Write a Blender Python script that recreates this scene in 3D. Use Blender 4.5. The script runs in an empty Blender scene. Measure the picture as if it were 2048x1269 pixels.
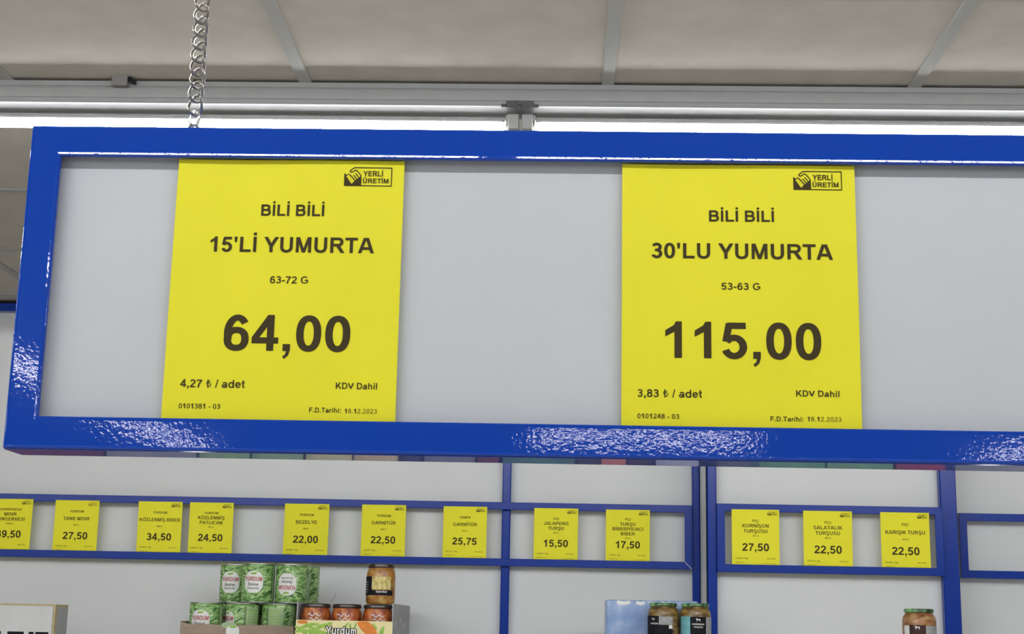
import bpy, bmesh, math, random
from mathutils import Vector, Matrix

# ------------------------------------------------------------------ camera, world, exposure
S = bpy.context.scene
C = S.collection
ZC = 1.60                                   # eye height of the photographer
F_PX = 2901.0
PITCH, ROLL, YAW = 0.2100, -0.02027, 0.03261


def rot3(p, r, y):
    return Matrix.Rotation(y, 3, 'Z') @ Matrix.Rotation(p, 3, 'X') @ Matrix.Rotation(r, 3, 'Y')


R3 = rot3(PITCH, ROLL, YAW)
cam_d = bpy.data.cameras.new('camera')
cam = bpy.data.objects.new('camera', cam_d)
C.objects.link(cam)
cam_d.sensor_width = 36.0
cam_d.lens = F_PX / 2048.0 * 36.0
cam_d.clip_start = 0.05
cx, cy, cz = R3.col[0], R3.col[1], R3.col[2]
M = Matrix((cx, cz, -cy)).transposed().to_4x4()
M.translation = Vector((0, 0, ZC))
cam.matrix_world = M
S.camera = cam

world = bpy.data.worlds.new('world')
S.world = world
world.use_nodes = True
world.node_tree.nodes['Background'].inputs[0].default_value = (0.9, 0.95, 1, 1)
world.node_tree.nodes['Background'].inputs[1].default_value = 0.05
S.view_settings.view_transform = 'Standard'
S.view_settings.look = 'None'
S.view_settings.gamma = 1
S.view_settings.use_curve_mapping = False
S.view_settings.exposure = 1.5
TUBE_POWER = 17.0
AISLE_TUBE_POWER = 11.0


def at(px, py, Y):
    """point of the place seen at that pixel of the photograph, on the plane at depth Y"""
    v = R3 @ Vector(((px - 1024) / F_PX, 1, -(py - 634.5) / F_PX))
    v = v * (Y / v.y)
    return Vector((v.x, v.y, v.z + ZC))


# ------------------------------------------------------------------ materials
def new_mat(name):
    m = bpy.data.materials.new(name)
    m.use_nodes = True
    return m, m.node_tree, m.node_tree.nodes['Principled BSDF']


def srgb(r, g, b):
    f = lambda c: (c / 255 / 12.92) if c / 255 <= .04045 else ((c / 255 + .055) / 1.055) ** 2.4
    return (f(r), f(g), f(b), 1)


def mat(name, col, rough=.5, metal=0, noise=0, nscale=40, bump=0, bscale=200, coat=0, spec=.5, stretch=None, trans=0, ior=1.45):
    m, nt, b = new_mat(name)
    b.inputs['Base Color'].default_value = col
    b.inputs['Roughness'].default_value = rough
    b.inputs['Metallic'].default_value = metal
    b.inputs['Coat Weight'].default_value = coat
    b.inputs['Coat Roughness'].default_value = .04
    b.inputs['Specular IOR Level'].default_value = spec
    b.inputs['Transmission Weight'].default_value = trans
    b.inputs['IOR'].default_value = ior
    tc = nt.nodes.new('ShaderNodeTexCoord')
    mp = nt.nodes.new('ShaderNodeMapping')
    nt.links.new(tc.outputs['Object'], mp.inputs[0])
    if stretch:
        mp.inputs['Scale'].default_value = stretch
    if noise:
        n = nt.nodes.new('ShaderNodeTexNoise')
        n.inputs['Scale'].default_value = nscale
        n.inputs['Detail'].default_value = 5
        nt.links.new(mp.outputs[0], n.inputs[0])
        r = nt.nodes.new('ShaderNodeValToRGB')
        r.color_ramp.elements[0].position = .3
        r.color_ramp.elements[1].position = .7
        r.color_ramp.elements[0].color = tuple(c * (1 - noise) for c in col[:3]) + (1,)
        r.color_ramp.elements[1].color = tuple(min(1, c * (1 + noise)) for c in col[:3]) + (1,)
        nt.links.new(n.outputs[0], r.inputs[0])
        nt.links.new(r.outputs[0], b.inputs['Base Color'])
    if bump:
        n2 = nt.nodes.new('ShaderNodeTexNoise')
        n2.inputs['Scale'].default_value = bscale
        n2.inputs['Detail'].default_value = 1.5
        nt.links.new(mp.outputs[0], n2.inputs[0])
        bp = nt.nodes.new('ShaderNodeBump')
        bp.inputs['Strength'].default_value = bump
        bp.inputs['Distance'].default_value = .002
        nt.links.new(n2.outputs[0], bp.inputs['Height'])
        nt.links.new(bp.outputs[0], b.inputs['Normal'])
        if coat:
            nt.links.new(bp.outputs[0], b.inputs['Coat Normal'])
    return m


def mat_patch(name, stops, scale, stretch=(1, 1, 1), rough=.4, coat=0, distortion=0.0, wave=False):
    """patchy printed or natural colouring: a noise (or wavy) field through a constant colour ramp"""
    m, nt, b = new_mat(name)
    tc = nt.nodes.new('ShaderNodeTexCoord')
    mp = nt.nodes.new('ShaderNodeMapping')
    mp.inputs['Scale'].default_value = stretch
    nt.links.new(tc.outputs['Object'], mp.inputs[0])
    if wave:
        n = nt.nodes.new('ShaderNodeTexWave')
        n.inputs['Scale'].default_value = scale
        n.inputs['Distortion'].default_value = distortion
        n.inputs['Detail'].default_value = 3
        n.inputs['Detail Scale'].default_value = 1.6
        n.bands_direction = 'DIAGONAL'
        out = n.outputs['Fac']
    else:
        n = nt.nodes.new('ShaderNodeTexNoise')
        n.inputs['Scale'].default_value = scale
        n.inputs['Detail'].default_value = 4
        n.inputs['Distortion'].default_value = distortion
        out = n.outputs[0]
    nt.links.new(mp.outputs[0], n.inputs[0])
    r = nt.nodes.new('ShaderNodeValToRGB')
    while len(r.color_ramp.elements) < len(stops):
        r.color_ramp.elements.new(.5)
    for e, (p, c) in zip(r.color_ramp.elements, stops):
        e.position = p
        e.color = c
    nt.links.new(out, r.inputs[0])
    nt.links.new(r.outputs[0], b.inputs['Base Color'])
    b.inputs['Roughness'].default_value = rough
    b.inputs['Coat Weight'].default_value = coat
    return m


BLUE = (.0048, .058, .45, 1)
MT = {}
MT['blue'] = mat('blue_gloss_paint', BLUE, .04, bump=.03, bscale=230)
MT['blue_flat'] = mat('blue_smooth_paint', BLUE, .3, coat=1.0)
MT['rack_blue'] = mat('blue_rack_paint', (.0035, .036, .31, 1), .22, bump=.02, bscale=260, spec=.35)
MT['panel'] = mat('grey_panel', (.62, .645, .68, 1), .45, noise=.02, nscale=6, bump=.03, bscale=600)
MT['rackpanel'] = mat('rack_back_panel', (.72, .73, .73, 1), .5, noise=.02, nscale=5, bump=.03, bscale=500)
MT['yellow'] = mat('yellow_paper', (.91, .845, .024, 1), .65, noise=.03, nscale=9, bump=.02, bscale=900)
MT['ink'] = mat('printed_ink', (.050, .034, .006, 1), .75)
MT['ink_soft'] = mat('faint_printed_ink', (.30, .26, .015, 1), .75)
MT['tile'] = mat('ceiling_tile', (.42, .385, .335, 1), .9, noise=.06, nscale=14, bump=.2, bscale=320)
MT['bar'] = mat('ceiling_bar', (.33, .325, .305, 1), .8, spec=.2)
MT['wall'] = mat('wall_paint', (.45, .44, .42, 1), .8, noise=.03, nscale=4)
MT['floor'] = mat('floor_tile', (.68, .66, .62, 1), .35, noise=.08, nscale=3)
MT['trunk'] = mat('fixture_metal', (.23, .23, .23, 1), .35, noise=.03, nscale=30)
MT['tubeback'] = mat('tube_back', (.40, .40, .40, 1), .6)
MT['clipgrey'] = mat('clip_grey', (.15, .14, .13, 1), .6)
MT['ink_mid'] = mat('olive_printed_ink', (.13, .105, .008, 1), .75)  # lighter olive ink for the lettering of the small signs
MT['holder'] = mat('holder_plastic', (.30, .30, .29, 1), .45)
MT['clipdark'] = mat('dark_clip', (.05, .05, .05, 1), .5)
MT['steel'] = mat('chain_steel', (.36, .34, .31, 1), .3, metal=1, noise=.1, nscale=90)
MT['clear'] = mat('clear_plastic', (.9, .9, .9, 1), .08, trans=.85, ior=1.2)
MT['tin'] = mat('can_rim', (.55, .58, .52, 1), .3, metal=1)
MT['white'] = mat('white_print', (.80, .80, .77, 1), .5)
MT['red'] = mat('red_print', (.42, .02, .03, 1), .5)
MT['black'] = mat('black_print', (.008, .008, .013, 1), .6, spec=.2)
MT['palegreen'] = mat('pale_green_print', (.36, .50, .27, 1), .5, noise=.06, nscale=60)
MT['card'] = mat('brown_cardboard', (.36, .275, .21, 1), .85, noise=.12, nscale=30, bump=.1, bscale=300, stretch=(1, 1, 6))
MT['cardedge'] = mat('card_edge', (.52, .42, .25, 1), .85, noise=.15, nscale=60)
MT['whitecard'] = mat('white_card', (.66, .66, .65, 1), .7, noise=.04, nscale=12)
MT['greycard'] = mat('grey_card', (.42, .42, .43, 1), .7, noise=.08, nscale=20)
MT['cream'] = mat('cream_print', (.80, .72, .38, 1), .5, noise=.06, nscale=30)
MT['bean'] = mat('bean_print', (.30, .50, .08, 1), .5, noise=.2, nscale=60)
MT['carrot'] = mat('carrot_print', (.72, .22, .03, 1), .5, noise=.15, nscale=60)
MT['lidblack'] = mat('dark_lid', (.035, .022, .020, 1), .3, noise=.3, nscale=60, coat=.5)
MT['orange'] = mat_patch('orange_vegetables', [(.3, (.22, .03, .006, 1)), (.5, (.55, .12, .02, 1)), (.7, (.75, .30, .08, 1))], 60, (1, 1, .6), coat=.6)
MT['mixed'] = mat_patch('mixed_vegetables', [(.3, (.30, .09, .01, 1)), (.5, (.50, .22, .03, 1)), (.7, (.62, .42, .10, 1))], 70, (1, 1, .8), coat=.6)
MT['pickle'] = mat_patch('pickles', [(.32, (.075, .035, .008, 1)), (.5, (.24, .13, .02, 1)), (.7, (.44, .30, .08, 1))], 45, (1, 1, 2.2), coat=.6)
MT['redpickle'] = mat_patch('red_pickles', [(.3, (.30, .055, .01, 1)), (.5, (.46, .20, .06, 1)), (.72, (.60, .42, .18, 1))], 45, (1, 1, 2.0), coat=.6)
MT['lidgreen'] = mat_patch('patterned_green_lid', [(.38, (.02, .035, .012, 1)), (.5, (.06, .22, .06, 1)), (.66, (.22, .46, .18, 1))], 48, (1, 1, .6), coat=.4)
MT['beans'] = mat_patch('green_bean_print', [(.33, (.05, .13, .03, 1)), (.44, (.15, .33, .08, 1)), (.54, (.27, .48, .15, 1)), (.66, (.55, .72, .40, 1))], 20, (1.1, 1.1, 2.6), .32, coat=.3, distortion=2.6)
MT['leaf_dark'] = mat('dark_leaf_print', (.045, .13, .035, 1), .35, noise=.3, nscale=80)
MT['leaf_pale'] = mat('pale_pod_print', (.36, .56, .22, 1), .35, noise=.25, nscale=80)
MT['pod'] = mat_patch('label_photo', [(.25, (.30, .20, .04, 1)), (.5, (.62, .50, .16, 1)), (.75, (.72, .68, .38, 1))], 120, (1, 1, .6))
MT['skyblue'] = mat_patch('pale_blue_wrap', [(.35, (.19, .30, .56, 1)), (.52, (.27, .39, .63, 1)), (.68, (.55, .63, .78, 1))], 16, rough=.3, coat=.3)
MT['teal'] = mat('teal_label', (.16, .42, .46, 1), .5, noise=.2, nscale=90)
MT['greylabel'] = mat('grey_label', (.34, .34, .34, 1), .5, noise=.25, nscale=160)
MT['maroon'] = mat('maroon_label', (.045, .008, .008, 1), .5)
m_, nt_, b_ = new_mat('jar_glass')
b_.inputs['Base Color'].default_value = (.97, .98, .97, 1)
b_.inputs['Transmission Weight'].default_value = 1
b_.inputs['Roughness'].default_value = .03
b_.inputs['IOR'].default_value = 1.15
MT['glass'] = m_
m_, nt_, b_ = new_mat('lit_tube')
b_.inputs['Base Color'].default_value = (.9, .9, .9, 1)
b_.inputs['Emission Color'].default_value = (.965, .985, 1, 1)
b_.inputs['Emission Strength'].default_value = TUBE_POWER
MT['tube'] = m_
m_ = m_.copy()
m_.name = 'lit_aisle_tube'
m_.node_tree.nodes['Principled BSDF'].inputs['Emission Strength'].default_value = AISLE_TUBE_POWER
MT['aisle_tube'] = m_
m_ = m_.copy()
m_.name = 'lit_added_tube'
m_.node_tree.nodes['Principled BSDF'].inputs['Emission Strength'].default_value = 30.0  # stronger tubes for the added row that lifts the back wall
MT['added_tube'] = m_


# ------------------------------------------------------------------ helpers
def link(name, bm, m, parent=None, smooth=False, origin=None):
    me = bpy.data.meshes.new(name)
    bmesh.ops.recalc_face_normals(bm, faces=bm.faces)
    if smooth:
        for f in bm.faces:
            f.smooth = True
    bm.to_mesh(me)
    bm.free()
    if smooth:
        me.set_sharp_from_angle(angle=math.radians(38))
    o = bpy.data.objects.new(name, me)
    C.objects.link(o)
    for mm in (m if isinstance(m, (list, tuple)) else [m]):
        me.materials.append(mm)
    if parent:
        o.parent = parent
    return o


def tag(o, label=None, cat=None, group=None, kind=None):
    if label: o['label'] = label
    if cat: o['category'] = cat
    if group: o['group'] = group
    if kind: o['kind'] = kind
    return o


def empty(name, loc, label=None, cat=None, group=None, kind=None):
    o = bpy.data.objects.new(name, None)
    o.empty_display_size = .02
    C.objects.link(o)
    o.location = loc
    return tag(o, label, cat, group, kind)


def copy_tree(o, parent=None):
    c = o.copy()
    C.objects.link(c)
    if parent: c.parent = parent
    for ch in list(o.children):
        copy_tree(ch, c)
    return c


def box(bm, x0, x1, y0, y1, z0, z1, bev=0, seg=2):
    vs = [bm.verts.new((x, y, z)) for x in (x0, x1) for y in (y0, y1) for z in (z0, z1)]
    fs = []
    for q in ((0, 1, 3, 2), (4, 6, 7, 5), (0, 4, 5, 1), (2, 3, 7, 6), (0, 2, 6, 4), (1, 5, 7, 3)):
        fs.append(bm.faces.new([vs[i] for i in q]))
    if bev:
        es = list({e for f in fs for e in f.edges})
        bmesh.ops.bevel(bm, geom=es, offset=bev, segments=seg, affect='EDGES', profile=.6)
    return bm


def B(*a, **k):
    return box(bmesh.new(), *a, **k)


def lathe(bm, prof, n=40, x=0, y=0, close=True):
    rings = []
    for r, z in prof:
        rings.append([bm.verts.new((x + r * math.cos(2 * math.pi * i / n), y + r * math.sin(2 * math.pi * i / n), z)) for i in range(n)])
    for a, b in zip(rings, rings[1:]):
        for i in range(n):
            bm.faces.new((a[i], a[(i + 1) % n], b[(i + 1) % n], b[i]))
    if close:
        if prof[0][0] > 1e-6: bm.faces.new(rings[0][::-1])
        if prof[-1][0] > 1e-6: bm.faces.new(rings[-1])
    return bm


def tube_path(bm, pts, r, n=8, closed=False):
    pts = [Vector(p) for p in pts]
    N = len(pts)
    rings = []
    for i, p in enumerate(pts):
        a = pts[(i - 1) % N] if (closed or i > 0) else p
        b = pts[(i + 1) % N] if (closed or i < N - 1) else p
        t = (b - a).normalized()
        up = Vector((0, 1, 0)) if abs(t.y) < .9 else Vector((1, 0, 0))
        u = t.cross(up).normalized()
        v = t.cross(u).normalized()
        rings.append([bm.verts.new(p + r * (math.cos(2 * math.pi * k / n) * u + math.sin(2 * math.pi * k / n) * v)) for k in range(n)])
    for i in range(N if closed else N - 1):
        a, b = rings[i], rings[(i + 1) % N]
        for k in range(n):
            bm.faces.new((a[k], a[(k + 1) % n], b[(k + 1) % n], b[k]))
    if not closed:
        bm.faces.new(rings[0]); bm.faces.new(rings[-1][::-1])
    return bm


def member(side, x0, z0, x1, z1, prof):
    """one mitred member of a rectangular frame; prof = (s inward from the outer edge, y)"""
    bm = bmesh.new()
    A, Z = [], []
    for s, y in prof:
        if side == 'bottom': p, q = (x0 + s, y, z0 + s), (x1 - s, y, z0 + s)
        elif side == 'top': p, q = (x0 + s, y, z1 - s), (x1 - s, y, z1 - s)
        elif side == 'left': p, q = (x0 + s, y, z0 + s), (x0 + s, y, z1 - s)
        else: p, q = (x1 - s, y, z0 + s), (x1 - s, y, z1 - s)
        A.append(bm.verts.new(p)); Z.append(bm.verts.new(q))
    n = len(prof)
    for i in range(n):
        bm.faces.new((A[i], A[(i + 1) % n], Z[(i + 1) % n], Z[i]))
    bm.faces.new(A[::-1]); bm.faces.new(Z)
    return bm


def profile(w, yf, lip, yb, r, wall=.003, bead=False):
    p = [(0, yb)]
    o = .0004 if bead else 0
    for k in range(9):
        a = k * math.pi / 16
        p.append((r - r * math.cos(a), yf - o + r - r * math.sin(a)))
    if bead:                                    # shallow pressed ridges along both edges of the face
        p += [(r + .0012, yf), (w - r - .0018, yf)]
        o = .00025
    for k in range(9):
        a = k * math.pi / 16
        p.append((w - r + r * math.sin(a), yf - o + r - r * math.cos(a)))
    p += [(w, yf + lip), (wall, yf + lip), (wall, yb)]
    return p


# ------------------------------------------------------------------ lettering (grotesque bold drawn stroke by stroke)
STM, HOR = 142, 122


def _arc(cx, cy, rx, ry, a0, a1, e=2.0, n=None):
    n = n or max(6, int(abs(a1 - a0) / 9))
    out = []
    for i in range(n + 1):
        a = math.radians(a0 + (a1 - a0) * i / n)
        c, s = math.cos(a), math.sin(a)
        if e != 2.0:
            c = math.copysign(abs(c) ** (2 / e), c); s = math.copysign(abs(s) ** (2 / e), s)
        out.append((cx + rx * c, cy + ry * s))
    return out


def R_(x0, y0, x1, y1): return ('poly', [(x0, y0), (x1, y0), (x1, y1), (x0, y1)])
def P_(x0, y0, x1, y1, w): return ('poly', [(x0 - w / 2, y0), (x0 + w / 2, y0), (x1 + w / 2, y1), (x1 - w / 2, y1)])
def G_(pts): return ('poly', pts)
def L_(pts, closed=False): return ('line', pts, closed)
def E_(cx, cy, rx, ry, a0=0, a1=360, e=2.3):
    if abs(a1 - a0) >= 359: return ('line', _arc(cx, cy, rx, ry, a0, a1, e, 44)[:-1], True)
    return ('line', _arc(cx, cy, rx, ry, a0, a1, e), False)


def _s(sc=1.0, dx=0):
    return L_([(dx + x * sc, y * sc) for x, y in _arc(338, 517, 212, 139, 24, 262) + _arc(334, 211, 232, 163, 82, -156)])


GL = {
    ' ': (278, []), '0': (556, [E_(278, 353, 168, 303)]),
    '1': (556, [G_([(253, 0), (393, 0), (393, 716), (282, 716), (240, 640), (80, 540), (80, 418), (253, 512)])]),
    '2': (556, [L_(_arc(272, 505, 168, 150, 172, -25) + [(380, 375), (130, 125), (105, 62)]), R_(30, 0, 512, 126)]),
    '3': (556, [L_(_arc(268, 518, 154, 138, 158, -90)), L_(_arc(268, 214, 172, 165, 90, -160)), R_(190, 322, 275, 432)]),
    '4': (556, [R_(312, 0, 447, 716), R_(25, 145, 535, 264), G_([(25, 264), (170, 264), (330, 505), (330, 716), (322, 716)])]),
    '5': (556, [G_([(150, 582), (490, 582), (490, 704), (138, 704)]), G_([(45, 340), (172, 322), (226, 585), (115, 704)]), L_(_arc(268, 228, 172, 179, 146, -160))]),
    '6': (556, [E_(284, 228, 168, 179), L_(_arc(298, 350, 184, 306, 40, 205))]),
    '7': (556, [R_(40, 582, 515, 704), G_([(362, 585), (515, 600), (330, 300), (268, 0), (130, 0), (200, 300)])]),
    '8': (556, [E_(278, 526, 152, 130), E_(278, 208, 174, 158)]),
    '9': (556, [E_(272, 478, 168, 179), L_(_arc(258, 356, 184, 306, 220, 385))]),
    ',': (278, [G_([(70, 0), (70, 137), (211, 137), (211, 20), (180, -90), (100, -160), (70, -108), (120, -72), (140, 0)])]),
    '.': (278, [R_(70, 0, 211, 137)]), ':': (333, [R_(98, 0, 239, 137), R_(98, 380, 239, 517)]),
    '/': (278, [P_(52, -12, 226, 728, 105)]), '-': (333, [R_(38, 190, 296, 328)]),
    "'": (238, [G_([(45, 716), (193, 716), (165, 455), (75, 455)])]),
    'A': (722, [P_(76, 0, 322, 716, 152), P_(646, 0, 400, 716, 152), R_(180, 158, 540, 280)]),
    'B': (722, [R_(73, 0, 217, 716), R_(73, 596, 400, 716), R_(73, 312, 410, 430), R_(73, 0, 410, 121), E_(392, 513, 168, 144, 90, -90), E_(402, 215, 196, 155, 90, -90)]),
    'C': (722, [E_(385, 353, 278, 304, 38, 320, 2.1)]),
    'D': (722, [R_(72, 0, 216, 716), R_(72, 596, 340, 716), R_(72, 0, 340, 121), E_(335, 358, 275, 298, 90, -90, 2.2)]),
    'E': (667, [R_(73, 0, 217, 716), R_(73, 595, 604, 716), R_(73, 312, 568, 432), R_(73, 0, 618, 121)]),
    'F': (611, [R_(73, 0, 217, 716), R_(73, 595, 564, 716), R_(73, 300, 510, 421)]),
    'G': (778, [E_(390, 353, 283, 304, 40, 305, 2.1), R_(405, 265, 715, 386), R_(575, 85, 715, 380)]),
    'H': (722, [R_(73, 0, 217, 716), R_(505, 0, 649, 716), R_(73, 312, 649, 435)]),
    'I': (278, [R_(68, 0, 212, 716)]),
    'J': (556, [R_(352, 200, 494, 716), L_(_arc(258, 205, 165, 155, 0, -168))]),
    'K': (722, [R_(73, 0, 217, 716), P_(170, 225, 590, 716, 190), P_(625, 0, 350, 430, 178)]),
    'L': (611, [R_(73, 0, 217, 710), R_(73, 0, 578, 121)]),
    'M': (833, [R_(71, 0, 205, 716), R_(628, 0, 762, 716), P_(170, 716, 417, 0, 142), P_(663, 716, 417, 0, 142)]),
    'N': (722, [R_(74, 0, 208, 716), R_(508, 0, 642, 716), P_(150, 716, 566, 0, 165)]),
    'O': (778, [E_(389, 353, 280, 304, 0, 360, 2.1)]),
    'P': (667, [R_(73, 0, 217, 716), R_(73, 596, 395, 716), R_(73, 270, 395, 390), E_(385, 493, 176, 163, 90, -90)]),
    'R': (722, [R_(73, 0, 217, 716), R_(73, 596, 420, 716), R_(73, 300, 430, 418), E_(415, 508, 176, 149, 90, -90), P_(635, 0, 420, 330, 178)]),
    'S': (667, [_s()]),
    'T': (611, [R_(21, 595, 590, 716), R_(234, 0, 378, 716)]),
    'U': (722, [R_(72, 262, 216, 716), R_(505, 262, 649, 716), E_(360, 268, 217, 218, 180, 360)]),
    'V': (667, [P_(72, 716, 333, 0, 152), P_(595, 716, 333, 0, 152)]),
    'X': (667, [P_(82, 0, 585, 716, 170), P_(585, 0, 82, 716, 170)]),
    'Y': (667, [P_(85, 716, 333, 280, 168), P_(582, 716, 333, 280, 168), R_(262, 0, 404, 330)]),
    'Z': (611, [R_(40, 595, 572, 716), R_(22, 0, 585, 121), P_(112, 112, 490, 605, 178)]),
    'a': (556, [E_(228, 150, 140, 104), R_(366, 0, 503, 370), L_(_arc(280, 350, 155, 112, 162, 0)), R_(250, 210, 400, 305)]),
    'd': (611, [R_(415, 0, 552, 716), E_(290, 258, 180, 212)]),
    'e': (556, [L_(_arc(278, 258, 180, 210, 0, 322)), R_(100, 208, 520, 302)]),
    'h': (611, [R_(71, 0, 208, 716), L_(_arc(306, 310, 167, 155, 180, 0)), R_(404, 0, 541, 320)]),
    'n': (611, [R_(71, 0, 208, 519), L_(_arc(306, 310, 167, 155, 180, 0)), R_(404, 0, 541, 320)]),
    'u': (611, [R_(71, 200, 208, 519), L_(_arc(306, 208, 167, 155, 180, 360)), R_(404, 0, 541, 519)]),
    'm': (889, [R_(65, 0, 202, 519), L_(_arc(255, 320, 128, 145, 180, 0)), R_(315, 0, 450, 330), L_(_arc(510, 320, 128, 145, 180, 0)), R_(570, 0, 705, 330)]),
    'i': (278, [R_(70, 0, 208, 519), R_(70, 590, 208, 716)]), 'l': (278, [R_(70, 0, 208, 716)]),
    'r': (389, [R_(65, 0, 202, 519), L_(_arc(335, 300, 195, 168, 175, 82))]),
    't': (333, [R_(92, 120, 230, 680), R_(12, 410, 310, 515), L_(_arc(252, 150, 90, 95, 180, 295))]),
    'o': (611, [E_(305, 258, 200, 212)]), 's': (500, [_s(.72, 5)]),
    'v': (556, [P_(70, 519, 278, 0, 145), P_(486, 519, 278, 0, 145)]),
    'y': (556, [P_(70, 519, 290, 0, 145), P_(486, 519, 220, -200, 145)]),
    'z': (500, [R_(25, 410, 470, 519), R_(20, 0, 480, 110), P_(100, 100, 390, 420, 160)]),
    'k': (556, [R_(67, 0, 204, 716), P_(160, 165, 450, 519, 160), P_(480, 0, 290, 320, 160)]),
    'g': (611, [R_(405, -60, 541, 519), E_(285, 258, 178, 212), L_(_arc(300, -40, 172, 110, 0, -160))]),
    '₺': (556, [R_(150, 0, 250, 716), P_(60, 300, 60, 300, 1), L_([(50, 300), (400, 470)]), L_([(50, 440), (400, 610)]), L_(_arc(200, 290, 250, 235, 20, -90))]),
}
_dots = lambda w: [R_(w / 2 - 165, 790, w / 2 - 40, 917), R_(w / 2 + 40, 790, w / 2 + 165, 917)]
_ced = lambda w: [R_(w / 2 - 40, -70, w / 2 + 30, 20), L_(_arc(w / 2 + 5, -115, 70, 62, 95, -150))]
GL['İ'] = (278, GL['I'][1] + [R_(70, 790, 210, 917)])
GL['Ö'] = (778, GL['O'][1] + _dots(778))
GL['Ü'] = (722, GL['U'][1] + _dots(722))
GL['Ş'] = (667, GL['S'][1] + _ced(667))
GL['Ç'] = (722, GL['C'][1] + _ced(760))


def stroke_faces(bm, pts, closed, wx, wy, mp):
    n = len(pts)
    Lf, Rt = [], []
    for i in range(n):
        a = pts[i - 1] if (closed or i > 0) else pts[i]
        b = pts[(i + 1) % n] if (closed or i < n - 1) else pts[i]
        c = pts[i]
        def nd(p, q):
            d = math.hypot(q[0] - p[0], q[1] - p[1])
            return ((q[0] - p[0]) / d, (q[1] - p[1]) / d) if d > 1e-9 else None
        d1, d2 = nd(a, c), nd(c, b)
        if d1 is None: d1 = d2
        if d2 is None: d2 = d1
        tx, ty = d1[0] + d2[0], d1[1] + d2[1]
        l = math.hypot(tx, ty) or 1
        tx, ty = tx / l, ty / l
        mi = min(1.8, 1 / max(.3, tx * d1[0] + ty * d1[1]))
        ox, oy = -ty * wx / 2 * mi, tx * wy / 2 * mi
        Lf.append(bm.verts.new(mp(c[0] + ox, c[1] + oy)))
        Rt.append(bm.verts.new(mp(c[0] - ox, c[1] - oy)))
    for i in range(n if closed else n - 1):
        j = (i + 1) % n
        bm.faces.new((Rt[i], Rt[j], Lf[j], Lf[i]))


def text_width(s): return sum(GL[c][0] for c in s)


def text_bm(s, x0, x1, y0, cap, mp, bm=None, thin=1.0, lift=.00003):
    """lettering from x0 to x1 on baseline y0 with capital height cap, laid onto a surface by mp(u, v)"""
    bm = bm or bmesh.new()
    tot = text_width(s) - 110
    sx = (x1 - x0) / tot
    sy = cap / 716.0
    pen = -60
    for ch in s:
        adv, parts = GL[ch]
        th = .5 if ch == '₺' else thin
        for qi, q in enumerate(parts):
            f = lambda u, v, pen=pen, k=qi: Vector(mp(x0 + (u + pen) * sx, y0 + v * sy)) + Vector((0, -lift * k, 0))
            if q[0] == 'poly':
                if th < .9 and len(q[1]) == 4 and ch != '₺':
                    (ax, ay), (bx, by), (cx_, cy_), (dx, dy) = q[1]
                    w, h = bx - ax, cy_ - by
                    if w <= h: k = w * (1 - th) / 2; q = ('poly', [(ax + k, ay), (bx - k, by), (cx_ - k, cy_), (dx + k, dy)])
                    else: k = h * (1 - th) / 2; q = ('poly', [(ax, ay + k), (bx, by + k), (cx_, cy_ - k), (dx, dy - k)])
                bm.faces.new([bm.verts.new(f(*p)) for p in q[1]])
            else:
                stroke_faces(bm, q[1], q[2], STM * th, HOR * th, f)
        pen += adv
    return bm


LOGO = dict(
    lines=[([(620, 215), (520, 285), (508, 318), (555, 338), (640, 278), (685, 292), (792, 420), (795, 660)], 0),
           ([(620, 215), (1570, 215), (1570, 678), (380, 678)], 0),
           ([(378, 375), (425, 425), (470, 385), (512, 400), (645, 548)], 0),
           ([(600, 405), (690, 512)], 0), ([(650, 365), (740, 470)], 0)],
    fill=[[(368, 355), (425, 440), (425, 678), (368, 678)], [(425, 440), (560, 640), (560, 678), (425, 678)],
          [(560, 640), (640, 552), (640, 678), (560, 678)], [(640, 552), (795, 425), (795, 678), (640, 678)]],
    fingers=[[(428, 462), (490, 410)], [(468, 516), (532, 462)], [(508, 572), (572, 516)], [(546, 618), (606, 564)]])


def logo_bms(x0, x1, y0, y1, mp, mp2):
    f = lambda g: (lambda x, y: g(x0 + (x - 370) / 1212 * (x1 - x0), y0 + (690 - y) / 485 * (y1 - y0)))
    a, b = bmesh.new(), bmesh.new()
    for pts, _ in LOGO['lines']: stroke_faces(a, pts, False, 24, 24, f(mp))
    for q in LOGO['fill']: a.faces.new([a.verts.new(f(mp)(*p)) for p in q])
    for q in LOGO['fingers']: stroke_faces(b, q, False, 36, 36, f(mp2))
    sx, sy = (x1 - x0) / 1212, (y1 - y0) / 485
    X = lambda x: x0 + (x - 370) * sx
    Y = lambda y: y0 + (690 - y) * sy
    text_bm('YERLİ', X(862), X(1352), Y(432), 132 * sy, mp, a)
    text_bm('ÜRETİM', X(845), X(1500), Y(612), 122 * sy, mp, a)
    return a, b


# ------------------------------------------------------------------ the room
CEIL = ZC + 1.058
X0, X1, Y0, Y1 = -4.3, 4.3, -7.0, 5.02
tag(link('floor', B(X0 - .1, X1 + .1, Y0 - .1, Y1 + .1, -.1, 0), MT['floor']), kind='structure')
ceil = tag(link('ceiling', B(X0 - .1, X1 + .1, Y0 - .1, Y1 + .1, CEIL + .006, CEIL + .1), MT['tile']), kind='structure')
for nm, a in (('wall_back', (X0 - .1, X1 + .1, Y1, Y1 + .1)), ('wall_front', (X0 - .1, X1 + .1, Y0 - .1, Y0)),
              ('wall_left', (X0 - .1, X0, Y0, Y1)), ('wall_right', (X1, X1 + .1, Y0, Y1))):
    tag(link(nm, B(*a, 0, CEIL + .006), MT['wall']), kind='structure')
TBX, TBY, TS = .0925, 3.515, .6065
for k in range(-7, 8):
    x = TBX + k * TS
    if X0 < x < X1:
        link('ceiling_bar', B(x - .012, x + .012, Y0, Y1, CEIL, CEIL + .008, .0008, 1), MT['bar'], ceil)
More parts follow.
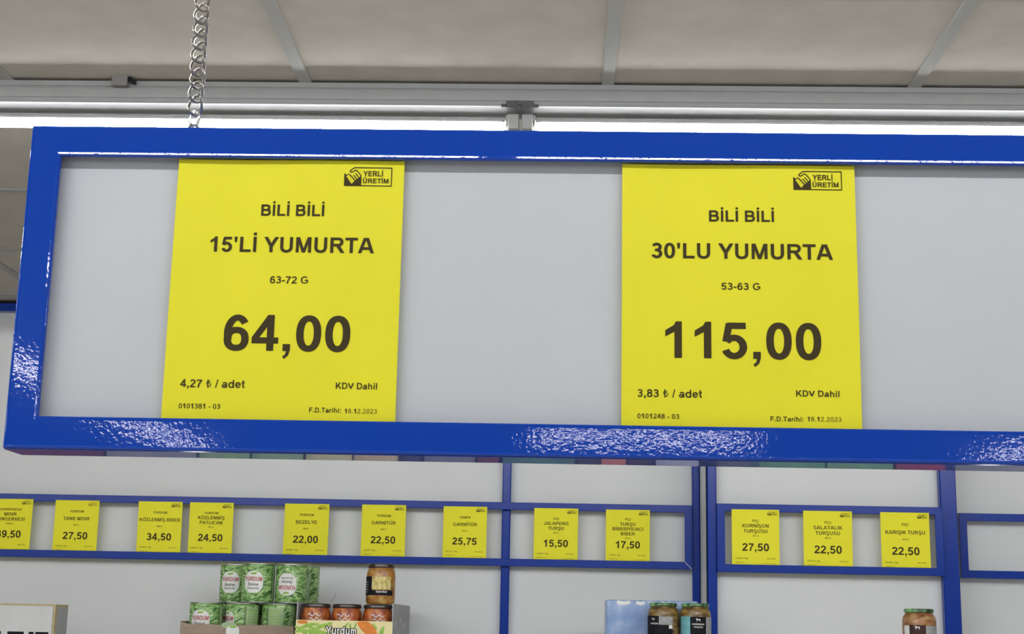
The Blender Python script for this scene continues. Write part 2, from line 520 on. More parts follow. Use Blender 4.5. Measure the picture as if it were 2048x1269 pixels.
for k in range(-17, 3):
    y = TBY + k * TS
    if Y0 < y < Y1:
        link('ceiling_cross_bar', B(X0, X1, y - .012, y + .012, CEIL + .002, CEIL + .008), MT['bar'], ceil)


# ------------------------------------------------------------------ strip lights
def lamp_holder_bm(x, y, z, d):
    bm = bmesh.new()
    box(bm, x - .011, x + .011, y - .016, y + .016, z - .018, z + .018, .003)
    box(bm, x - .004 + d * .012, x + .004 + d * .012, y - .010, y + .010, z - .012, z + .014, .002)
    return bm


def fixture(axis, lo, seams, y, label, group=None, glow='tube'):
    """continuous channel on the ceiling with tubes end to end under it; built along X, turned for axis Y"""
    root = empty('strip_light', (0, 0, CEIL), label, 'ceiling light', group)
    hi = seams[-1]
    zb = -.046
    prof = [(-.040, 0), (-.040, -.010), (-.0375, -.0115), (-.0375, -.0135), (-.040, -.015), (-.040, -.034), (-.038, -.0355), (-.038, -.0375), (-.041, -.039), (-.041, -.0445), (-.0395, zb),
            (.0395, zb), (.041, -.0445), (.040, 0)]
    bm = bmesh.new()
    A = [bm.verts.new((lo - .04, py, pz)) for py, pz in prof]
    Z = [bm.verts.new((hi + .04, py, pz)) for py, pz in prof]
    n = len(prof)
    for i in range(n): bm.faces.new((A[i], A[(i + 1) % n], Z[(i + 1) % n], Z[i]))
    bm.faces.new(A[::-1]); bm.faces.new(Z)
    link('channel', bm, MT['trunk'], root)
    ends = [lo] + seams
    for a, b in zip(ends, ends[1:]):
        zt, yt, r = zb - .0225, .012, .0135
        L0, L1 = a + .032, b - .032
        rings = [(L0, .0), (L0, .008), (L0 + .004, .0125), (L0 + .012, r), (L1 - .012, r), (L1 - .004, .0125), (L1, .008), (L1, 0)]
        tb = None
        for nm, a0, a1, mm in (('tube', -194, 14, MT[glow]), ('tube_back', 14, 166, MT['tubeback'])):
            bm = bmesh.new()
            prev = None
            for x, rr in rings[1:-1]:
                ring = [bm.verts.new((x, yt + rr * math.cos(math.radians(a0 + (a1 - a0) * k / 16)), zt + rr * math.sin(math.radians(a0 + (a1 - a0) * k / 16)))) for k in range(17)]
                if prev:
                    for k in range(16): bm.faces.new((prev[k], prev[k + 1], ring[k + 1], ring[k]))
                else:
                    bm.faces.new(ring[::-1])
                prev = ring
            bm.faces.new(prev)
            t_ = link(nm, bm, mm, tb or root, True)
            tb = tb or t_
        for x, d in ((a + .014, 1), (b - .014, -1)):
            h = link('lamp_holder', lamp_holder_bm(x, .012, zt + .006, d), MT['holder'], root)
            link('holder_clip', B(x - .013, x + .013, -.044, -.004, zb - .004, zb + .010, .001, 1), MT['clipdark'], h)
            link('contact_cap', B(x + d * .0145 - .0035, x + d * .0145 + .0035, .002, .022, zt - .008, zt + .008, .001, 1), MT['white'], h)
    for x in seams[:-1]:
        link('end_bracket', B(x - .037, x + .037, -.0425, -.030, zb - .003, zb + .004, .001, 1), MT['clipdark'], root)
    root.location = (0, y, CEIL) if axis == 'X' else (y, 0, CEIL)
    if axis == 'Y': root.rotation_euler = (0, 0, math.pi / 2)
    return root


SEAM = at(1041, 240, 2.78).x
LY = 2.772
fx = fixture('X', SEAM - 2.5, [SEAM - 1.25, SEAM, SEAM + 1.25, SEAM + 2.5], LY,
             'long white strip light with glowing tubes across the ceiling just above the hanging frame', glow='aisle_tube')
ROW = [-5.15, -3.9, -2.65, -1.4, -.15, 1.1]
GRP = 'strip lights behind the viewer'
fixture('Y', -6.4, ROW[:-1], -2.15, 'strip light row behind the viewer, mirrored as sparkles at the left of the lower rail', GRP)
fixture('Y', -6.4, ROW[:-1], 2.57, 'strip light row behind the viewer on the right, outside the photo', GRP)
fixture('X', -.16, [1.06], -5.0, 'short crosswise strip light behind the viewer, mirrored on the lower rail under the right sign', GRP)
fixture('X', -2.6, [-1.35, -.1, 1.15, 2.4], .47, 'long crosswise strip light above the viewer, mirrored at the top of the blue posts', GRP)
fixture('X', -3.7, [-2.45, -1.2, .05, 1.3, 2.55, 3.8], 1.75, 'added crosswise strip light, unseen behind the hanging frame, brightening the back shelving', GRP, 'added_tube')  # added lamp row, out of view, to brighten the wall shelving
fixture('Y', -6.4, ROW, -3.9, 'added unseen strip light row along the left wall behind the viewer', GRP)  # extra unseen row added so the other tubes can be dimmer
# small clip and cable end on the channel
p = at(241, 164, LY - .046)
root = empty('cable_clip', (p.x, LY - .0405, p.z), 'small grey clip with a black cable end on the edge of the strip light', 'clip')
link('clip_body', B(-.016, .016, -.014, 0, -.010, .011, .002), MT['clipgrey'], root)
bm = bmesh.new()
tube_path(bm, [(.014, -.006, .004), (.019, -.008, .006), (.025, -.008, -.001), (.032, -.006, -.002)], .0042)
link('cable_end', bm, MT['black'], root, True)

# ------------------------------------------------------------------ the hanging sign frame
BY = 1.300                                              # plane of its front face
bx0, bx1 = -.503, 1.02
bz0, bz1 = ZC + .1495, ZC + .4575
fr = empty('hanging_sign_frame', (bx0, BY, bz0), 'long blue framed grey sign board hanging from a chain above the shelves', 'sign board')
W_ = bx1 - bx0
H_ = bz1 - bz0
RW = .0295
prof = profile(RW, 0, .004, .048, .0016, bead=True)
link('top_rail', member('top', 0, 0, W_, H_, prof), MT['blue'], fr)
br = link('bottom_rail', member('bottom', 0, 0, W_, H_, prof), MT['blue'], fr)
link('side_rail', member('left', 0, 0, W_, H_, prof), MT['blue'], fr)
link('side_rail', member('right', 0, 0, W_, H_, prof), MT['blue'], fr)
link('bottom_plate', B(.0005, W_ - .0005, .0025, .0485, -.0012, -.0002), MT['blue_flat'], fr)
link('backing_panel', B(.0032, W_ - .0032, .0135, .044, .0032, H_ - .0032), MT['panel'], fr)


# ------------------------------------------------------------------ chains
def link_bm():
    bm = bmesh.new()
    pts = []
    for i in range(28):
        t = 2 * math.pi * i / 28
        z = .0100 * math.sin(t)
        x = .0060 * math.copysign(abs(math.cos(t)) ** .85, math.cos(t))
        pts.append((x, -.0040 * math.sin(2 * t), z))
    return tube_path(bm, pts, .0015, 9, True)


def chain(px_x, label):
    zr = bz1
    root = empty('hanging_chain', (px_x, BY + .024, zr), label, 'chain')
    bm = bmesh.new()
    box(bm, -.009, .009, -.006, .006, 0.0, .002, .0006, 1)
    tube_path(bm, [(.0052 * math.cos(a), 0, .0055 + .0052 * math.sin(a)) for a in [2 * math.pi * k / 20 for k in range(20)]], .0013, 8, True)
    link('eyelet', bm, MT['steel'], root, True)
    bm = bmesh.new()
    tube_path(bm, [(.0042 * math.cos(a), .001 * math.sin(2 * a), .0165 + .0085 * math.sin(a)) for a in [2 * math.pi * k / 24 for k in range(24)]], .0017, 8, True)
    link('clear_tie', bm, MT['clear'], root, True)
    z = .0310
    first = None
    k = 0
    pitch = .0136
    while zr + z < CEIL - .006:
        if first is None:
            first = link('chain_link', link_bm(), MT['steel'], root, True)
            o = first
        else:
            o = first.copy(); C.objects.link(o); o.parent = root
        o.location = (random.Random(k).uniform(-.0003, .0003), 0, z)
        o.rotation_euler = (0, math.radians(6), math.radians(4 + 7 * math.sin(k * .9)))
        z += pitch
        k += 1
    link('ceiling_hook', B(-.012, .012, -.012, .012, CEIL - zr - .006, CEIL - zr, .001, 1), MT['steel'], root)
    return root


ch_x = at(388, 250, BY + .024).x
chain(ch_x, 'steel curb chain holding up the left end of the blue sign frame')
chain(bx1 - (ch_x - bx0), 'steel curb chain at the far right end of the sign frame, outside the photo')


# ------------------------------------------------------------------ price signs
def make_sign(xl, xr, zt, zb, Y, bow, lean, skew=0.0, label='', group=None):
    """yellow sheet whose local frame is millimetre-like: u across, v up from its lower edge"""
    w, h = xr - xl, zt - zb
    root = empty('price_sign', (xl, Y, zb), label, 'price sign', group)

    def surf(u, v, off=0.0):
        a, b = u / w, v / h
        dy = -bow * math.sin(math.pi * min(1, max(0, b))) + bow * .5 * math.sin(2 * math.pi * a) * b - lean * b * b
        return (u + skew * b, dy - off, v)
    bm = bmesh.new()
    nu, nv = 10, 14
    g = [[bm.verts.new(surf(w * i / nu, h * j / nv)) for j in range(nv + 1)] for i in range(nu + 1)]
    for i in range(nu):
        for j in range(nv):
            bm.faces.new((g[i][j], g[i + 1][j], g[i + 1][j + 1], g[i][j + 1]))
    link('paper', bm, MT['yellow'], root, True)
    return root, surf, w, h


def front(bm):
    for f in bm.faces:
        f.normal_update()
        if f.normal.y > 0: f.normal_flip()
    return bm


def print_on(root, name, s, x0, x1, z, cap, surf, off, m=None, thin=1.0, label=None):
    bm = text_bm(s, x0, x1, z, cap, lambda u, v: surf(u, v, off), thin=thin)
    o = link(name, bm, m or MT['ink'], root)
    if label: o['label'] = label
    return o


PY = BY + .0075
big = [
    dict(l=(358, 323, 809, 791), t=(318, 324), label='large yellow price sign for 64,00 at the left of the blue hanging frame',
         rows=[('brand_line', 'BİLİ BİLİ', 522, 649, 433, 410.3, 1), ('product_line', "15'Lİ YUMURTA", 419.5, 746, 506, 475.5, 1),
               ('weight_line', '63-72 G', 540.6, 616.8, 568.2, 553.6, .85), ('price_line', '64,00', 448, 698.5, 703, 631.5, 1),
               ('unit_price_line', '4,27 ₺ / adet', 361.5, 489, 776, 760, .85), ('tax_line', 'KDV Dahil', 671.3, 754.9, 779.4, 766.5, .85),
               ('code_line', '0101381 - 03', 357.5, 440.5, 818, 807.8, .7), ('date_caption', 'F.D.Tarihi:', 618, 682.8, 826, 816.2, .8), ('date_line', '18.12.2023', 689, 753.9, 828, 818.2, .5)],
         logo=(688.4, 783.6, 336.0, 373.6)),
    dict(l=(1246, 1241, 1710, 1722), t=(328.5, 333), label='large yellow price sign for 115,00 at the right of the blue hanging frame',
         rows=[('brand_line', 'BİLİ BİLİ', 1417.6, 1548, 444.5, 422.2, 1), ('product_line', "30'LU YUMURTA", 1303.8, 1663, 519, 488.4, 1),
               ('weight_line', '53-63 G', 1442.7, 1520.4, 581, 566.8, .85), ('price_line', '115,00', 1328.4, 1641.5, 718.5, 645.5, 1),
               ('unit_price_line', '3,83 ₺ / adet', 1275, 1403.3, 795.5, 779.8, .85), ('tax_line', 'KDV Dahil', 1591.5, 1679, 794.5, 782, .85),
               ('code_line', '0101248 - 03', 1274.6, 1358.4, 838, 828, .7), ('date_caption', 'F.D.Tarihi:', 1540.5, 1607.7, 843.6, 834, .8), ('date_line', '18.12.2023', 1614.4, 1683, 844, 834.5, .5)],
         logo=(1586.6, 1683.8, 343.5, 381.5)),
]
for s in big:
    ptl, ptr = at(s['l'][0], s['t'][0], PY), at(s['l'][2], s['t'][1], PY)
    xl = .5 * (ptl.x + at(s['l'][1], 840, PY).x)
    xr = .5 * (ptr.x + at(s['l'][3], 845, PY).x)
    zt = .5 * (ptl.z + ptr.z)
    zb = bz0 + .008
    root, surf, w, h = make_sign(xl, xr, zt, zb, PY, .0012, .0005, label=s['label'], group='large price signs in the hanging frame')
    for nm, tx, a, b, base, top, th in s['rows']:
        mid = .5 * (a + b)
        pa, pb, pm, pt = at(a, base, PY), at(b, base, PY), at(mid, base, PY), at(mid, top, PY)
        print_on(root, nm, tx, pa.x - xl, pb.x - xl, pm.z - zb, pt.z - pm.z, surf, .0004, thin=th)
    a, b, t, bt = s['logo']
    p0, p1 = at(a, bt, PY), at(b, bt, PY)
    pt = at(.5 * (a + b), t, PY)
    pm = at(.5 * (a + b), bt, PY)
    la, lb = logo_bms(p0.x - xl, p1.x - xl, pm.z - zb, pt.z - zb, lambda u, v: surf(u, v, .0004), lambda u, v: surf(u, v, .0006))
    lo = link('origin_logo', la, MT['ink'], root)
    link('logo_fingers', lb, MT['yellow'], lo)

# ------------------------------------------------------------------ wall shelving units
YA, YB, YCC = 4.82, 4.60, 4.72                          # front planes of the three units' posts
SHA = at(400, 1205, 4.50).z - .120                      # top of the goods shelf in the left unit


def unit(name_label, x0, x1, Y, posts, holder, shelf_z, depth, side=True):
    """posts = list of (x0, x1); holder = (x0, x1, z0, z1) outer size of the sign holder"""
    root = empty('shelving_unit', (x0, Y, 0), name_label, 'shelving unit')
    o = lambda a, b, c, d, e, f, bev=.001: B(a - x0, b - x0, c - Y, d - Y, e, f, bev, 1)
    yb = Y + .032
    link('back_panel', o(x0, x1, yb, yb + .015, .08, CEIL - .012, .0005), MT['rackpanel'], root)
    for a, b in posts:
        link('post', o(a, b, Y, yb - .0005, 0, CEIL - .034, .003), MT['rack_blue'], root)
    link('top_rail', o(x0, x1, Y - .004, yb, CEIL - .033, CEIL - .006, .002), MT['rack_blue'], root)
    hx0, hx1, hz0, hz1 = holder
    hf = empty('sign_holder', (0, 0, 0)); hf.parent = root
    pr = profile(.0245, -.020, .004, -.0005, .002)
    for sd, nm in (('top', 'holder_rail'), ('bottom', 'holder_rail'), ('left', 'holder_stile'), ('right', 'holder_stile')):
        link(nm, member(sd, hx0 - x0, hz0, hx1 - x0, hz1, pr), MT['rack_blue'], hf)
    for z in (shelf_z, shelf_z - .42, shelf_z - .84, .18):
        link('shelf', o(x0 + .002, x1 - .002, Y - depth, yb - .001, z - .03, z, .003), MT['rackpanel'], root)
        link('shelf_edge', o(x0 + .002, x1 - .002, Y - depth - .004, Y - depth, z - .034, z + .002, .001), MT['rack_blue'], root)
    if side:
        link('side_panel', o(x0, x0 + .002, Y + .003, yb + .24, 0, CEIL - .034, 0), MT['rackpanel'], root)
    return root


def xz(px, py, Y): v = at(px, py, Y); return v.x, v.z


YAh = YA - .020
ax1 = min(at(1403.5, 1080, YA).x, at(1415, 1080, YB).x - .002)
hAx1 = at(1384.5, 1080, YAh).x
hAz1 = .5 * (at(500, 996.0, YAh).z + at(1200, 1008.5, YAh).z)
hAz0 = .5 * (at(500, 1124.5, YAh).z + at(1200, 1135.5, YAh).z)
mp0, mp1 = at(1003.5, 1050, YA).x, at(1020.5, 1050, YA).x
ap0 = at(1385, 1050, YA).x
uA = unit('wide blue and grey wall shelving unit at the left, behind the nine small signs', -2.35, ax1, YA,
          [(ap0, ax1), (mp0, mp1), (-2.35, -2.321)], (-2.318, hAx1, hAz0, hAz1), SHA, .56, False)
bm = bmesh.new()
dx0, dz0, dx1, dz1 = hAx1 - .0265 + 2.35, hAz0 + .0262, hAx1 - .001 + 2.35, hAz0 + .0006
vs = [bm.verts.new((x, y, z)) for y in (-.0206, -.0200) for x, z in ((dx0 - .0013, dz0), (dx0 + .0013, dz0), (dx1 + .0013, dz1), (dx1 - .0013, dz1))]
for q in ((0, 1, 2, 3), (7, 6, 5, 4), (0, 4, 5, 1), (1, 5, 6, 2), (2, 6, 7, 3), (3, 7, 4, 0)):
    bm.faces.new([vs[i] for i in q])
hold = [c for c in uA.children if c.name.startswith('sign_holder')][0]
link('bare_mitre_edge', bm, MT['panel'], hold)
YBh = YB - .020
bxa, bxb = at(1415, 1080, YB).x, at(1434, 1080, YB).x
bxc, bxd = at(1882.5, 1050, YB).x, at(1916, 1060, YB).x
hBx0, hBx1 = at(1434.5, 1080, YBh).x, at(1888, 1085, YBh).x
hBz1 = .5 * (at(1440, 1006.5, YBh).z + at(1880, 1016.5, YBh).z)
hBz0 = .5 * (at(1440, 1144.0, YBh).z + at(1885, 1154, YBh).z)
SHB = at(1838, 1219, YB - .30).z - .135
uB = unit('narrow blue and grey shelving unit standing forward, with the three signs at the right', bxa, bxd, YB,
          [(bxa, bxb), (bxc, bxd)], (hBx0, hBx1, hBz0, hBz1), SHB, .46)
YCh = YCC - .020
cxa = bxd + .001
hCx0 = at(1920, 1080, YCh).x
hCz1 = at(1960, 1027.5, YCh).z
hCz0 = at(1960, 1157.5, YCh).z
uC = unit('blue and grey shelving unit with an empty sign holder at the far right edge', cxa, cxa + .95, YCC,
          [(cxa + .92, cxa + .95)], (max(hCx0, cxa + .001), cxa + .918, hCz0, hCz1), SHB, .40)

small = [  # left, right (px), top y, unit plane, brand, name lines, weight, price, skew px over the height, label
    (-27, 60.5, 999, 'A', 'SUPERFRESH', ['MISIR', 'KONSERVESİ'], '3X220 G', '49,50', 3.2, 'small yellow sign for 49,50 cut off by the left edge'),
    (106.5, 194.5, 1002, 'A', 'YURDUM', ['TANE MISIR'], '190 G', '27,50', 2.2, 'small yellow sign for 27,50 with a one-line name, second from the left edge'),
    (274.5, 362.5, 1004.5, 'A', 'YURDUM', ['KÖZLENMİŞ BİBER'], '560 G', '34,50', .6, 'small yellow sign for 34,50 right beside the 24,50 sign'),
    (377.5, 465, 1006.5, 'A', 'YURDUM', ['KÖZLENMİŞ', 'PATLICAN'], '510 G', '24,50', .6, 'small yellow sign for 24,50 above the left of the stacked green cans'),
    (567, 656, 1009, 'A', 'YURDUM', ['BEZELYE'], '800 G', '22,00', 1.5, 'small yellow sign for 22,00 above the right of the stacked green cans'),
    (722.5, 810.5, 1011, 'A', 'YURDUM', ['GARNİTÜR'], '660 G', '22,50', .6, 'small yellow sign for 22,50 above the jar standing on the jar carton'),
    (886, 973, 1014.5, 'A', 'TAMEK', ['GARNİTÜR'], '560 G', '25,75', .4, 'small yellow sign for 25,75 just left of the thin blue middle post'),
    (1067.5, 1155.5, 1018, 'A', 'FIÇI', ['JALAPENO', 'TURŞU'], '300 G', '15,50', .4, 'small yellow sign for 15,50 just right of the thin blue middle post'),
    (1211.5, 1299.5, 1021, 'A', 'FIÇI', ['TURŞU', 'BİBERİYE/ACI', 'BİBER'], '370 G', '17,50', -.2, 'small yellow sign for 17,50 with a three-line name above the pale blue pack'),
    (1463.5, 1558.5, 1020.5, 'B', 'FIÇI', ['KORNİŞON', 'TURŞUSU'], '670 G', '27,50', -.6, 'small yellow sign for 27,50 with a two-line name, leftmost in the forward right unit'),
    (1606.5, 1704, 1023.5, 'B', 'FIÇI', ['SALATALIK', 'TURŞUSU'], '680 G', '22,50', -.6, 'small yellow sign for 22,50 in the middle of the forward right unit'),
    (1762, 1859.5, 1026.5, 'B', 'FIÇI', ['KARIŞIK TURŞU'], '670 G', '22,50', -2.0, 'small yellow sign for 22,50 in the forward unit, above the maroon-label jar'),
]
for k, (l, r, ty, u, brand, names, weight, price, sk, label) in enumerate(small):
    Y = (YA if u == 'A' else YB) - .011
    hz0 = hAz0 if u == 'A' else hBz0
    xl, xr = at(l, 1070, Y).x, at(r, 1070, Y).x
    zt = at(.5 * (l + r), ty, Y).z
    zb = hz0 + .012
    rnd = random.Random(k + 5)
    root, surf, w, h = make_sign(xl, xr, zt, zb, Y, .0015 + rnd.uniform(0, .001), .0125, sk * .0016, label, 'small price signs on the wall shelving')
    T = lambda frac: h - frac * w
    off = .0008
    def centred(nm, tx, frac, cap, wid, m=None, th=1.0):
        print_on(root, nm, tx, w * .5 - wid * w / 2, w * .5 + wid * w / 2, T(frac) - cap * w / 2, cap * w, surf, off, m, th)
    nl = len(names)
    cw = lambda tx, cap: (text_width(tx) - 110) / 716 * cap * 1.02
    centred('brand_line', brand, {1: .245, 2: .235, 3: .215}[nl], .052, cw(brand, .052), MT['ink_mid'], .9)
    fr0 = {1: [.405], 2: [.340, .450], 3: [.325, .432, .540]}[nl]
    for tx, f0 in zip(names, fr0):
        centred('product_line', tx, f0, .074, min(.92, cw(tx, .074)), MT['ink_mid'])
    centred('weight_line', weight, {1: .55, 2: .55, 3: .64}[nl], .034, cw(weight, .034), MT['ink_mid'], .8)
    centred('price_line', price, .785, .160, .55)
    print_on(root, 'unit_price_line', price + ' ₺ / kg', .075 * w, .33 * w, T(1.035), .032 * w, surf, off, MT['ink_mid'], .8)
    print_on(root, 'tax_line', 'KDV Dahil', .73 * w, .91 * w, T(1.035), .028 * w, surf, off, MT['ink_soft'], .8)
    print_on(root, 'code_line', '0101000 - 03', .075 * w, .255 * w, T(1.12), .024 * w, surf, off, MT['ink_soft'], .7)
    print_on(root, 'date_line', 'F.D.Tarihi: 18.12.2023', .62 * w, .92 * w, T(1.135), .020 * w, surf, off, MT['ink_soft'], .6)
    faint = (k == 1)
    la, lb = logo_bms(.755 * w, .955 * w, T(.118), T(.035), lambda a, b: surf(a, b, off), lambda a, b: surf(a, b, off * 1.6))
    lo = link('origin_logo', la, MT['ink_soft'] if faint else MT['ink'], root)
    link('logo_fingers', lb, MT['yellow'], lo)


# ------------------------------------------------------------------ tins
def wrap(r, z0=0.0):
    """maps (arc length u, height v) onto a cylinder whose front faces -Y"""
    return lambda u, v, off=0.0: ((r + off) * math.sin(u / r), -(r + off) * math.cos(u / r), z0 + v)


def pod(bm, x, y, ln, wd, ang, bend, mp, n=8):
    """a tapered curved pod or root on a flat or wrapped surface"""
    a = math.radians(ang)
    L_, R2 = [], []
    for k in range(n + 1):
        t = k / n
        u = ln * (t - .5)
        v = bend * math.sin(math.pi * t)
        h = wd / 2 * (math.sin(math.pi * (.06 + .88 * t)) ** .6)
        px, py = x + u * math.cos(a) - v * math.sin(a), y + u * math.sin(a) + v * math.cos(a)
        nx, ny = -math.sin(a) * h, math.cos(a) * h
        L_.append(bm.verts.new(mp(px + nx, py + ny))); R2.append(bm.verts.new(mp(px - nx, py - ny)))
    for k in range(n):
        bm.faces.new((R2[k], R2[k + 1], L_[k + 1], L_[k]))


def badge_bm(surf, w, h, off, cut=.78):
    bm = bmesh.new()
    N, K = 40, 4
    out = []
    for i in range(N):
        a = 2 * math.pi * i / N
        c, s = math.cos(a), math.sin(a)
        k = (abs(c) ** 3.2 + abs(s) ** 3.2) ** (-1 / 3.2)
        k *= 1 - .06 * abs(math.sin(2 * a)) ** 6
        out.append((w / 2 * c * k, h / 2 * s * k))
    rings = [[bm.verts.new(surf(x * t / K, y * t / K, off)) for x, y in out] for t in range(1, K + 1)]
    c0 = bm.verts.new(surf(0, 0, off))
    for i in range(N):
        bm.faces.new((c0, rings[0][i], rings[0][(i + 1) % N]))
        for a, b in zip(rings, rings[1:]):
            bm.faces.new((a[i], b[i], b[(i + 1) % N], a[(i + 1) % N]))
    return bm


def patch_bm(surf, u0, u1, v0, v1, off, n=8):
    bm = bmesh.new()
    g = [(bm.verts.new(surf(u0 + (u1 - u0) * i / n, v0, off)), bm.verts.new(surf(u0 + (u1 - u0) * i / n, v1, off))) for i in range(n + 1)]
    for a, b in zip(g, g[1:]):
        bm.faces.new((a[0], b[0], b[1], a[1]))
    return bm


def make_can(r=.0497, h=.119):
    root = empty('food_can', (0, 0, 0))
    bm = bmesh.new()
    lathe(bm, [(r * .97, .004), (r, .006), (r, h - .006), (r * .97, h - .004)], 48)
    link('body', bm, MT['beans'], root, True)
    for z, d in ((0, 1), (h, -1)):
        bm = bmesh.new()
        lathe(bm, [(r * .985, z), (r * 1.02, z + d * .0012), (r * 1.02, z + d * .0035), (r * .99, z + d * .005), (r * .93, z + d * .0045), (r * .93, z + d * .0015)], 48, close=True)
        link('rim', bm, MT['tin'], root, True)
    sf = wrap(r, h * .5)
    bd = link('badge', badge_bm(lambda u, v, o: sf(u, v + .003, o), .060, .066, .0004), MT['white'], root)
    s2 = lambda u, v, o=.0008: sf(u, v, o)
    rnd = random.Random(21)
    for nm, mm, cnt, o in (('dark_leaf_print', 'leaf_dark', 46, .00012), ('pod_print', 'leaf_pale', 60, .00020)):
        pb = bmesh.new()
        for k in range(cnt):
            v = rnd.choice((-1, 1)) * rnd.uniform(.018, .043) if rnd.random() < .72 else rnd.uniform(-.04, .04)
            u = rnd.uniform(-math.pi, math.pi) * r
            v = max(-.044, min(.044, v))
            pod(pb, u, v, rnd.uniform(.022, .042), rnd.uniform(.0035, .0058), rnd.gauss(-24 if u < 0 else 26, 16), rnd.uniform(-.006, .006),
                lambda x, y, k=k: sf(x, max(-.0515, min(.0515, y)), o + .000004 * k), 6)
        link(nm, pb, MT[mm], root)
    link('brand_print', text_bm('YURDUM', -.027, .027, .006, .0125, s2), MT['red'], bd)
    link('name_print', text_bm('Bezelye', -.016, .016, -.0085, .0095, s2, thin=.8), MT['black'], bd)
    link('kind_print', text_bm('Konservesi', -.018, .018, -.0185, .0062, s2, thin=.8), MT['black'], bd)
    link('badge_leaf', badge_bm(lambda u, v, o: sf(u, v + .0285, o), .018, .006, .0008), MT['bean'], bd)
    # text panel at the back of the label with its bar code stripes
    tp = link('text_panel', patch_bm(sf, r * 1.35, r * 2.3, -.046, .046, .0004, 12), MT['palegreen'], root)
    bm = bmesh.new()
    bm2 = bmesh.new()
    for i in range(22):
        z = -.044 + i * .0042
        for pb, (a, b, zz) in ((bm, (1.20, 1.33, z)),):
            q = patch_bm(sf, r * a, r * b, zz, zz + .0021, .0005, 3)
            me = bpy.data.meshes.new('tmp'); q.to_mesh(me); q.free(); pb.from_mesh(me); bpy.data.meshes.remove(me)
    link('stripe_print', bm, MT['black'], root)
    for i in range(9):
        z = .036 - i * .0085
        q = patch_bm(sf, r * 1.42, r * (2.2 - .13 * (i % 3)), z, z + .0022, .0007, 8)
        me = bpy.data.meshes.new('tmp'); q.to_mesh(me); q.free(); bm2.from_mesh(me); bpy.data.meshes.remove(me)
    link('small_print', bm2, MT['bean'], tp)
    return root


can0 = make_can()
CY = 4.50
CH = .119
zc = SHA


def canx(px, y=CY): return at(px, 1200, y).x


cans = [  # x pixel of the axis, extra depth, level, turn in degrees, upside down, label
    (414, 0, 0, -8, 0, 'green can in the carton tray, leftmost of the lower row'),
    (487, .004, 0, -52, 0, 'green can in the lower row showing bar code stripes, middle of the tray'),
    (559, .002, 0, -104, 0, 'green can in the lower row showing its pale text panel, right end of the tray'),
    (470, .100, 1, -10, 0, 'green can in the upper row, leftmost and half hidden behind its neighbour'),
    (514.5, .008, 1, -6, 0, 'green can in the upper row with its badge fully facing out, second from left'),
    (582, .006, 1, -8, 1, 'green can in the upper row standing upside down'),
    (605, .108, 1, -100, 0, 'green can in the upper row, rightmost, mostly hidden behind the upside-down can'),
    (439, .110, 0, 40, 0, 'green can hidden in the second lower row at left, under the half hidden can'),
    (506.5, .112, 0, 80, 0, 'green can hidden in the second lower row, middle of the tray'),
    (574, .112, 0, 120, 0, 'green can hidden in the second lower row at right, beside the jar carton'),
]
for i, (px, dy, lev, turn, up, label) in enumerate(cans):
    o = can0 if i == 0 else copy_tree(can0)
    y = CY + dy
    x = canx(px, y)
    o.location = (x, y, zc + .001 + lev * (CH + .0005) + (CH if up else 0))
    o.rotation_euler = (math.pi if up else 0, 0, math.radians(turn)) if not up else (math.pi, 0, math.radians(180 + turn))
    tag(o, label, 'can', 'stacked green cans')

# cardboard tray round the lower cans
tx0, tx1 = canx(366, CY - .06), canx(588, CY - .06)
tr = empty('cardboard_tray', (tx0, CY - .06, zc + .001), 'brown cardboard tray with a torn upper edge around the green cans', 'tray')
bm = bmesh.new()
rnd = random.Random(3)
tw = tx1 - tx0
top = at(470, 1251, CY - .06).z - zc
xs = [i / 16 * tw for i in range(17)]
zsb = [top + rnd.uniform(-.002, .002) + (.007 if i == 0 else 0) for i in range(17)]
fv = [[bm.verts.new((x, 0, 0)) for x in xs], [bm.verts.new((x, -.001 if i % 2 else 0, z)) for i, (x, z) in enumerate(zip(xs, zsb))],
      [bm.verts.new((x, .003, z - .0005)) for x, z in zip(xs, zsb)], [bm.verts.new((x, .003, 0)) for x in xs]]
for i in range(16):
    for a, b in zip(fv, fv[1:] + fv[:1]):
        bm.faces.new((a[i], a[i + 1], b[i + 1], b[i]))
bm.faces.new([f[0] for f in fv]); bm.faces.new([f[-1] for f in fv][::-1])
link('front_panel', bm, MT['card'], tr)
link('side_panel', B(-.003, 0, 0, .24, 0, top + .008), MT['card'], tr)
link('side_panel', B(tw, tw + .003, 0, .24, 0, top - .004), MT['card'], tr)
g = lambda u, v, o=.0012: (u + tw * .465, -o - .001, v)
bd = link('badge_print', badge_bm(lambda u, v, o: g(u, v + top - .020, .0012), .040, .036, 0), MT['white'], tr)
link('pod_print', badge_bm(lambda u, v, o: g(u, v + top - .006, .0016), .022, .007, 0), MT['bean'], bd)
link('leaf_print', badge_bm(lambda u, v, o: g(u - .012, v + top - .002, .0008), .045, .018, 0), MT['palegreen'], tr)


